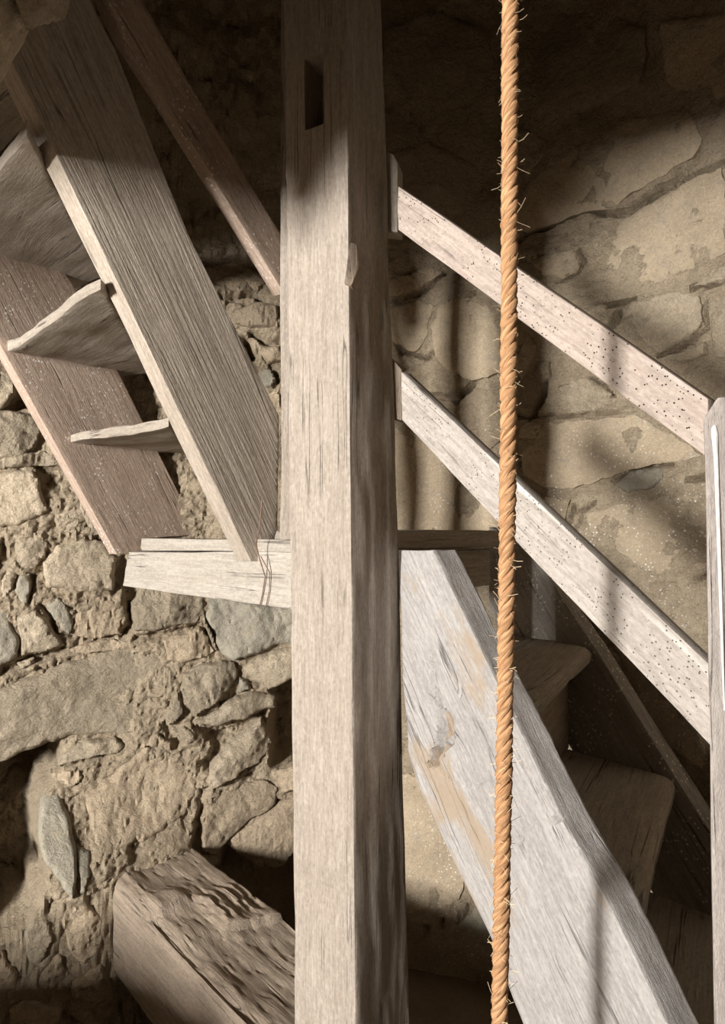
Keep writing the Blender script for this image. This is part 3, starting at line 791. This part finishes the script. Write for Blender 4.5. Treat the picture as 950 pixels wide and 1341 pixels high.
# a splinter standing off the arris, and the two cleats that carry the rails
sp = [P(450, 372, 1.602), P(459, 376, 1.60), P(470, 350, 1.63), P(466, 322, 1.625), P(457, 318, 1.61)]
sp = [p + Vector((0.002, -0.008, 0)) for p in sp]
prism('splinter', sp, [p + Vector((0.004, 0.022, 0)) for p in sp], M['sill'], (0, 0, 1), post, bev=0.0015, step=0.006, amp=0.0015, seed=8)
def cleat(pxs, d0, dep, mat, seed):
    f = [P(x, y, d0) for x, y in pxs]
    prism('cleat', f, [p + Vector((0.015, dep, 0)) for p in f], mat, (0, 0, 1), post, bev=0.003, step=0.015, amp=0.001, seed=seed)
cleat([(500, 302), (521, 304), (521, 214), (516, 203), (500, 194)], 1.735, 0.05, M['tread'], 11)
cleat([(505, 545), (526.5, 551), (526.5, 484), (513, 468), (505, 464)], 1.735, 0.05, M['sill'], 12)

# ================================================================== sill beam under the post
hs = -1.114
a0 = Ph(158, 1160, hs); a1 = Ph(330, 1341, hs)
u = (a1 - a0); u.z = 0; u.normalize()
w = Vector((-u.y, u.x, 0)); w = w if w.y > 0 else -w
st = a0 - u * 0.22; en = a0 + u * 0.92
def sill_disp(co, no):
    d = np.zeros_like(co)
    ax = (co[:, 0] - a0.x) * u.x + (co[:, 1] - a0.y) * u.y
    ac = (co[:, 0] - a0.x) * w.x + (co[:, 1] - a0.y) * w.y
    q = np.stack([ac * 60, ax * 5, co[:, 2] * 40], 1)
    top = np.clip(no[:, 2], 0, 1); side = 1 - top
    d += no * (0.010 * fbm(np.stack([ac * 8, ax * 5, co[:, 2] * 8], 1), 4, 5) * (0.4 + 0.6 * top) - 0.010 * np.clip(np.abs(fbm(q, 2, 6)) * -3 + 0.5, 0, 1) * top)[:, None]
    # an adzed hollow: the back part stands proud, the near arris is cut lower from ax > .2
    low = np.clip((ax - 0.20) / 0.05, 0, 1) * np.clip((0.16 - ac) / 0.03 + np.clip((ax - .42) / .05, 0, 1) * 6, 0, 1)
    d[:, 2] -= 0.022 * low * top
    rid = np.clip((ax - 0.17) / .05, 0, 1) * np.clip((0.42 - ax) / .05, 0, 1) * np.clip((ac - .12) / .03, 0, 1)
    d[:, 2] += 0.0045 * np.sin(ac * 190 + 6 * ax + 3 * fbm(co * 12, 2, 9)) * rid * top
    # worn near arris
    arr = np.clip((0.045 - ac) / 0.045, 0, 1) * np.clip((co[:, 2] - (SILL_TOP - 0.05)) / 0.05, 0, 1)
    d[:, 2] -= 0.018 * arr; d[:, 0] += w.x * 0.014 * arr; d[:, 1] += w.y * 0.014 * arr
    return d
zt, zb = SILL_TOP, SILL_TOP - 0.30
ff = [Vector((st.x, st.y, zb)), Vector((en.x, en.y, zb)), Vector((en.x, en.y, zt)), Vector((st.x, st.y, zt))]
sill = prism('sill_beam', ff, [p + w * 0.297 for p in ff], M['sill'], u, None, bev=0.010, step=0.0075, stepz=0.012, amp=0.001, disp=sill_disp, seed=5)
tag(sill, 'massive dusty hewn beam let into the rubble wall and butting the post foot', 'beam')

# ================================================================== landing: beam, planks
bl = Plan((-0.18, 1.85), (-0.783, 2.45))
bn = bl.back
bf = [bl(160, 768), bl(392, 799), bl(392, 723), bl(168, 722)]
bb = [p + bn * 0.13 for p in bf]
bx_ = Vector((bl.u.x, bl.u.y, 0)) * 0.12
bb[0] += bx_; bb[3] += bx_
lb = prism('landing_beam', bf, bb, M['beamw'], (bl.u.x, bl.u.y, 0), None, bev=0.004, step=0.012, amp=0.0022, chip=0.012, seed=9)
tag(lb, 'short whitened landing beam running from the post into the rubble wall', 'beam')
LH = EYE - 0.012
land = thing('landing', (0.05, 2.2, LH - 0.05), 'dusty plank landing behind the post where the two flights meet', 'landing')
pl = [bl(185, 705), bl(383, 707), bl(383, 722.5), bl(185, 721)]
prism('edge_board', pl, [p + bn * 0.12 for p in pl], M['beamw'], (bl.u.x, bl.u.y, 0), land, bev=0.002, step=0.02, amp=0.0012, chip=0.006, seed=10)
# floor planks run from the beam back to the wall
n0 = P(521, 697, 2.0); n1 = P(700, 695.5, 2.32)
nose_dir = (n1 - n0); nose_dir.z = 0; nose_dir.normalize()
back_dir = Vector((-nose_dir.y, nose_dir.x, 0)); back_dir = back_dir if back_dir.x < 0 else -back_dir
for k in range(4):
    o_ = k * 0.17
    b0 = n0 + back_dir * (o_ + 0.002); b1 = n0 + back_dir * (o_ + 0.165)
    ln = [0.40, 0.46, 0.46, 0.42][k]
    s0 = [0.0, -0.06, -0.10, -0.06][k]
    q = [b0 + nose_dir * s0, b0 + nose_dir * ln, b1 + nose_dir * ln, b1 + nose_dir * s0]
    top = [Vector((p.x, p.y, LH - (0.001 * k))) for p in q]
    prism('plank', top, [p - Vector((0, 0, 0.045)) for p in top], M['tread'], nose_dir, land, bev=0.005, step=0.02, amp=0.002, chip=0.01, seed=20 + k)
f0 = n0 + back_dir * 0.03; f1 = n0 + nose_dir * 0.385 + back_dir * 0.03
fa = [Vector((f0.x, f0.y, LH - 0.19)), Vector((f1.x, f1.y, LH - 0.165)), Vector((f1.x, f1.y, LH - 0.05)), Vector((f0.x, f0.y, LH - 0.05))]
prism('fascia_board', fa, [p + back_dir * 0.03 for p in fa], M['tread'], nose_dir, land, bev=0.004, step=0.02, amp=0.002, seed=26)

# ================================================================== slender post on the landing beam
def spost(px0, px1, pt, pb, d):
    a = P(px0, 708, d); b = P(px1, 708, d)
    f = [Vector((a.x, d, EYE + (HZ - pb) / F * d)), Vector((b.x, d, EYE + (HZ - pb) / F * d)), Vector((b.x, d, H_TOP)), Vector((a.x, d, H_TOP))]
    return f
f = spost(367, 412, 0, 707, 1.89)
so = prism('slender_post', f, [p + Vector((0.02, 0.07, 0)) for p in f], M['post'], (0, 0, 1), None, bev=0.004, step=0.015, amp=0.0015, seed=31)
tag(so, 'slim pale post standing on the landing beam, tucked behind the thick post', 'post')

# ================================================================== upper flight
pA = Plan((-0.2885, 1.93), (-0.2885 - 0.70, 1.93 - 0.72))
up = thing('upper_stair_flight', P(320, 735, 1.95), 'steep open plank stair rising from the landing beam, seen from beneath', 'stair')
nA = pA.back                                   # away from the camera, to the left
A = [pA(329, 735), pA(352, 735), pA(364, 690), pA(366, 545), pA(246, 305), pA(150, 62), pA(128, 20), pA(96, -60), pA(-55, -60), pA(18, 86)]
aaxis = A[9] - A[0]
thk = 0.062
strA = prism('stringer', A, [p + nA * thk for p in A], M['plank'], aaxis, up, bev=0.0025, step=0.012, stepz=0.02, amp=0.0012, chip=0.004, seed=41)
# wall-side stringer
B0 = Vector((-0.80, 2.45)); B2 = Vector((-1.035, 2.16))
pB = Plan(B0, B2)
Bf = [pB(153, 726), pB(184, 724), pB(186, 706), pB(262, 700), pB(160, 497), pB(95, 372), pB(-12, 220), pB(-95, 270), pB(-2, 447)]
strB = prism('stringer', Bf, [p + pB.back * 0.045 for p in Bf], M['pinkish'], Bf[8] - Bf[0], up, bev=0.0025, step=0.02, amp=0.0012, seed=42)
strB['label'] = 'reddish speckled stringer against the wall'
nails = []
# treads: nosing pixels at each side and their height above the eye
def up_tread(pl_, pr_, h, blp, brp, thick, seed, wav):
    a = Ph(*pl_, h); b = Ph(*pr_, h)                    # underside near edge, left and right
    c = Ph(*brp, h); d = Ph(*blp, h)                    # underside far edge
    lower = [a, b, c, d]; upper = [p + Vector((0, 0, thick)) for p in lower]
    e = (b - a).normalized()
    def disp(co, no):
        t = (co - np.array(a)) @ np.array(e); L = (b - a).length
        dd = np.zeros_like(co)
        dd[:, 2] = wav * np.sin(np.clip(t / L, 0, 1) * math.pi * 1.6 + 0.4) - wav * 0.4 + 0.003 * fbm(co * 9, 3, seed)
        return dd
    return prism('tread', upper, lower, M['tread'], e, up, bev=0.003, step=0.016, amp=0.002, chip=0.01, disp=disp, seed=seed)
up_tread((77, 583), (221, 556), 0.262, (152, 596), (262, 603), 0.024, 51, 0.006)
up_tread((10, 459), (132, 386), 0.516, (163, 494), (205, 489), 0.026, 52, -0.010)
up_tread((-62, 300), (35, 172), 0.785, (96, 377), (136, 362), 0.030, 53, 0.006)
up_tread((-150, 60), (-66, -70), 1.05, (0, 200), (60, 130), 0.030, 54, 0.004)

# handrail of the upper flight, meeting the slender post
hr = [pA(372, 384), pA(372, 312), pA(248, 110), pA(186, 0), pA(158, -55), pA(116, -55), pA(160, 40), pA(238, 166)]
rl = prism('stair_handrail', [p for p in hr], [p + nA * 0.045 for p in hr], M['pinkish'], hr[7] - hr[0], None, bev=0.003, step=0.02, amp=0.0015, seed=61)
tag(rl, 'plain reddish handrail climbing above the plank stair into the dark', 'handrail')

# ================================================================== lower flight
pS = Plan((0.0904, 1.72), (0.477, 1.16))
low = thing('lower_stair_flight', (0.55, 1.3, 0.0), 'winding stair with thick bleached stringer descending to the right from the landing', 'stair')
Sf = [pS(525, 720), pS(527, 890), pS(535, 985), pS(547, 1025), pS(642, 1226), pS(685, 1341), pS(775, 1560), pS(1020, 1640), pS(960, 1505), pS(874, 1341), pS(803, 1193), pS(737, 1075), pS(670, 933), pS(567, 720)]
KN = [(574, 905), (578, 925), (583, 932), (590, 940), (592, 958), (590, 975), (578, 985), (570, 1000), (562, 1003), (568, 985), (572, 965), (572, 948), (566, 940), (568, 922)]
CK = [([(567, 870), (569, 895), (564, 925)], 4, .014), ([(602, 880), (603, 910)], 2.5, .006), ([(685, 1110), (682, 1098), (700, 1085), (720, 1075), (738, 1072)], 4, .010), ([(575, 1010), (600, 1028), (622, 1030), (640, 1020)], 3, .006), ([(690, 1122), (684, 1105)], 4, .01)]
def str_disp(co, no):
    px, py = to_px(co); d = np.zeros_like(co)
    fr = no[:, 1] < -0.4
    dep = 0.050 * mask(px + 2 * fbm(co * 60, 2, 4), py, KN, 4) * (0.75 + 0.6 * fbm(co * 45, 2, 3))
    # the hollow round the knot
    q = np.hypot((px - 612) / 46, (py - 985) / 52); dep = dep + 0.008 * np.clip(1 - q, 0, 1)
    for line, w_, dp in CK:
        dist = np.full(len(px), 1e9)
        for i in range(len(line) - 1):
            a = np.array(line[i], float); ab = np.array(line[i + 1], float) - a
            t = np.clip(((px - a[0]) * ab[0] + (py - a[1]) * ab[1]) / (ab @ ab), 0, 1)
            dist = np.minimum(dist, np.hypot(px - a[0] - t * ab[0], py - a[1] - t * ab[1]))
        dep = dep + dp * np.clip(1 - dist / w_, 0, 1)
    b = np.array(pS.back)
    d += b * (np.where(fr, dep, 0))[:, None]
    # waney top arris
    d += no * (0.004 * fbm(co * 7, 3, 13))[:, None]
    return d
sS = prism('stringer', Sf, [p + pS.back * 0.070 for p in Sf], M['pale'], Sf[9] - Sf[13], low, bev=0.005, step=0.0065, stepz=0.008, amp=0.001, chip=0.008, disp=str_disp, seed=71)
sS['label'] = 'thick bleached stringer with a split knot'
kn_poly = KN
kf = [pS(*p) + pS.back * 0.026 for p in kn_poly]
kno = prism('knot', kf, [p + pS.back * 0.030 for p in kf], M['sill'], Sf[9] - Sf[13], low, bev=0.001, step=0.005, amp=0.005, seed=73)
kno['label'] = 'brown splintered knot'
h1, h2 = -0.352, -0.672
N1 = Ph(698, 918, h1); F1 = Ph(776, 846, h1); N2 = Ph(840, 1196, h2); F2 = Ph(884, 1017, h2)
dh = h2 - h1
N3 = N2 + (N2 - N1); F3 = F2 + Vector(((F2 - F1).x * 0.85, (F2 - F1).y * 1.0, dh))
N3.z = F3.z = EYE + h2 + dh
N4 = N3 + (N3 - N2) * 0.92; F4 = F3 + Vector((0.09, -0.20, dh)); N4.z = F4.z = EYE + h2 + 2 * dh * 0.98
bdir_n = (N1 - N2); bdir_n.z = 0; bdir_n.normalize()
bdir_f = (F1 - F2); bdir_f.z = 0; bdir_f.normalize()
for k, (n_, f_) in enumerate(((N1, F1), (N2, F2), (N3, F3), (N4, F4))):
    top = [n_, f_, f_ + bdir_f * 0.36, n_ + bdir_n * 0.34]
    top = [Vector((p.x, p.y, n_.z)) for p in top]
    e = (f_ - n_).normalized()
    def nose(co, no, n_=n_, e=e):                       # worn, rounded nosing
        q = np.array(n_); ee = np.array(e); pe = np.array([e.y, -e.x, 0.0])
        pe = pe if pe @ np.array(bdir_n) < 0 else -pe
        fr = (co - q) @ pe
        wdn = np.clip((fr + 0.045) / 0.045, 0, 1) ** 2
        d = np.zeros_like(co)
        topv = np.clip(no[:, 2] * 2 + 0.3, 0, 1)
        d[:, 2] = -0.012 * wdn * topv - 0.008 * topv * np.exp(-(((co - q) @ ee - 0.35) / 0.2) ** 2)
        return d
    prism('tread', top, [p - Vector((0, 0, 0.050)) for p in top], M['tread'], e, low, bev=0.017, step=0.015, amp=0.002, chip=0.01, disp=nose, seed=80 + k)
for k, (n_, f_, up_z) in enumerate(((N2, F2, N1.z), (N3, F3, N2.z), (N4, F4, N3.z))):  # boards added behind the open treads to block light and keep the gaps dark
    q0 = n_ + bdir_n * 0.315 - (f_ - n_).normalized() * 0.085; q1 = f_ + bdir_f * 0.335
    fr_ = [Vector((q0.x, q0.y, n_.z + 0.001)), Vector((q1.x, q1.y, n_.z + 0.001)), Vector((q1.x, q1.y, up_z - 0.043)), Vector((q0.x, q0.y, up_z - 0.043))]
    prism('light_stop', fr_, [p + bdir_n * 0.02 for p in fr_], M['sill'], f_ - n_, low, bev=0.002, step=0.03, amp=0.001, seed=95 + k)
# wall string with its inner face to the treads
pF = Plan((F1.x, F1.y), (F2.x, F2.y))
Ff = [pF(640, 690), pF(686, 706), pF(716, 750), pF(747, 800), pF(778, 846), pF(880, 1010), pF(937, 1100), pF(1010, 1215), pF(1010, 1420), pF(880, 1215), pF(760, 1000), pF(640, 800)]
sF = prism('stringer', Ff, [p + pF.back * 0.060 for p in Ff], M['speckled'], Ff[5] - Ff[4], low, bev=0.003, step=0.02, amp=0.0015, seed=91)
sF['label'] = 'speckled grey wall stringer'

# ================================================================== rails of the lower flight and its bottom newel
pR = Plan(((521 - 475) / F * 1.66, 1.66), ((922 - 475) / F * 1.17, 1.17))
def rail(pts, mat, label, seed):
    f = [pR(*p) for p in pts]
    o = prism('stair_rail', f, [p + pR.back * 0.032 for p in f], mat, f[1] - f[0], None, bev=0.0025, step=0.014, amp=0.0013, chip=0.004, seed=seed)
    return tag(o, label, 'handrail')
rail([(521, 243), (928, 522), (928, 601), (521, 301)], M['rail'], 'upper pinkish worm-eaten rail between the post and the bottom newel', 101)
rail([(526, 487), (933, 873), (933, 979), (526, 550)], M['limed'], 'lower whitened rail just above the winding stair treads', 102)
nd = 1.135
def nw(px, py, d=nd): return P(px, py, d)
nb = -0.25
fN = [nw(948, 1700), nw(1085, 1700), nw(1065, 540), nw(1010, 517), nw(940, 520), nw(922, 548)]
fN[0].z = fN[1].z = 0.0
bot = thing('bottom_newel', Vector(((fN[0].x + fN[1].x) / 2, nd + 0.06, 0.0)), 'pale newel post with a long white paint drip at the rail ends', 'post')
prism('shaft', fN, [p + Vector((0.065, 0.11, 0)) for p in fN], M['newel'], (0.02, 0, -1), bot, bev=0.006, step=0.015, amp=0.0015, seed=111)
dr = [(933, 561), (937, 562), (939, 600), (940.5, 650), (943, 720), (946, 800), (949, 900)]
def strip(pts, widths):
    co = []; faces = []
    for (x, y), w_ in zip(pts, widths):
        for k in range(5):
            a = math.pi * k / 4
            p = P(x - w_ * math.cos(a), y, nd - 0.001); p.y -= 0.0022 * math.sin(a); co.append(p)
    for i in range(len(pts) - 1):
        for k in range(4): faces.append((i * 5 + k, i * 5 + k + 1, (i + 1) * 5 + k + 1, (i + 1) * 5 + k))
    return co, faces
co, fc = strip([(936, 557), (936, 561), (937, 570), (938, 590), (939, 620), (941, 680), (943, 740), (946, 830), (949, 930)], [1, 4, 5, 3.4, 2.8, 2.6, 2.4, 2, 0.8])
finish('paint_drip', from_arrays('paint_drip', co, fc), M['paint'], bot)

# ================================================================== rope
RD = 1.05
rt = P(668.5, 0, RD); rb_ = P(654, 1341, RD)
def rope_axis(z):
    t = (rt.z - z) / (rt.z - rb_.z)
    p = rt + (rb_ - rt) * t
    tt = min(max(t, 0), 1)
    return Vector((p.x + 0.004 * math.sin(tt * 3.1), RD, z))
rope = thing('bell_rope', rope_axis(0.0), 'twisted golden hemp rope hanging straight down in front of the stairs', 'rope')
PITCH = 0.060; RO = 0.0062; RS = 0.0062
zs = np.arange(0.02, H_TOP, 0.003)
rr = random.Random(5)
for k in range(3):
    sides = 10; co = []; uvs = []; faces = []
    for i, z in enumerate(zs):
        an = 2 * math.pi * (z / PITCH + k / 3.0)
        c = rope_axis(z)
        rad = Vector((math.cos(an), math.sin(an), 0)); tan = Vector((-math.sin(an) * RO, math.cos(an) * RO, PITCH / (2 * math.pi))).normalized()
        bi = tan.cross(rad).normalized()
        for s_ in range(sides):
            b = 2 * math.pi * s_ / sides
            jit = 1 + 0.10 * math.sin(3 * b + an * 2.3) + rr.uniform(-.05, .05)
            co.append(c + rad * (RO + RS * math.cos(b) * jit) + bi * (RS * 1.15 * math.sin(b) * jit))
            uvs.append((s_ / sides * 1.0 + z * 6, z * 40))
    for i in range(len(zs) - 1):
        for s_ in range(sides):
            s2 = (s_ + 1) % sides
            faces.append((i * sides + s_, i * sides + s2, (i + 1) * sides + s2, (i + 1) * sides + s_))
    faces.append(tuple(range(sides))[::-1]); faces.append(tuple((len(zs) - 1) * sides + s_ for s_ in range(sides)))
    me = from_arrays('strand', co, faces)
    uvl = me.uv_layers.new(name='uv')
    li = np.zeros(len(me.loops), dtype=np.int32); me.loops.foreach_get('vertex_index', li)
    uvl.data.foreach_set('uv', np.array(uvs)[li].ravel())
    finish('strand', me, M['rope'], rope, ang=80)
co = []; faces = []
for k in range(1300):
    z = rr.uniform(0.4, H_TOP - 0.1); an = rr.uniform(0, 2 * math.pi); c = rope_axis(z)
    rad = Vector((math.cos(an), math.sin(an), 0)); L = rr.choice([.004, .006, .008, .010, .013, .020]) * rr.uniform(.6, 1.2)
    up_ = rr.uniform(-.9, 1.3); side = Vector((-rad.y, rad.x, 0)) * rr.uniform(-1.2, 1.2)
    p0 = c + rad * 0.0105; dirv = (rad * 0.7 + Vector((0, 0, up_)) + side).normalized(); p1 = p0 + dirv * L * 0.5; p2 = p1 + (dirv + Vector((0, 0, rr.uniform(-.6, .6)))).normalized() * L * 0.5
    b = len(co); r_ = 0.00032
    for p in (p0, p1, p2):
        for q in range(3):
            a = 2 * math.pi * q / 3; co.append(p + Vector((math.cos(a) * r_, math.sin(a) * r_ * 0.6, math.sin(a) * r_)))
    for i in range(2):
        for q in range(3):
            faces.append((b + i * 3 + q, b + i * 3 + (q + 1) % 3, b + (i + 1) * 3 + (q + 1) % 3, b + (i + 1) * 3 + q))
fo = finish('fibres', from_arrays('fibres', co, faces), M['fibre'], rope, smooth=False)
tag(fo, kind='stuff')

# ================================================================== loop of wire hanging over the landing beam
def on_beam(px, py, off): p = bl(px, py); return p - bn * off
wp = [on_beam(364, 655, .05), on_beam(361, 690, .05), on_beam(354, 712, .045), on_beam(352, 730, .03), on_beam(350, 755, .006), on_beam(346, 778, .005), on_beam(343, 792, .006)]
wp2 = [on_beam(353, 728, .028), on_beam(356, 750, .006), on_beam(355, 772, .005), on_beam(351, 794, .006)]
wr = thing('wire_loop', wp[-1], 'thin rusty wire dangling over the face of the whitened beam', 'wire')
tube('strand', wp, 0.0016, M['wire'], wr, 6)
tube('strand', wp2, 0.0014, M['wire'], wr, 6)
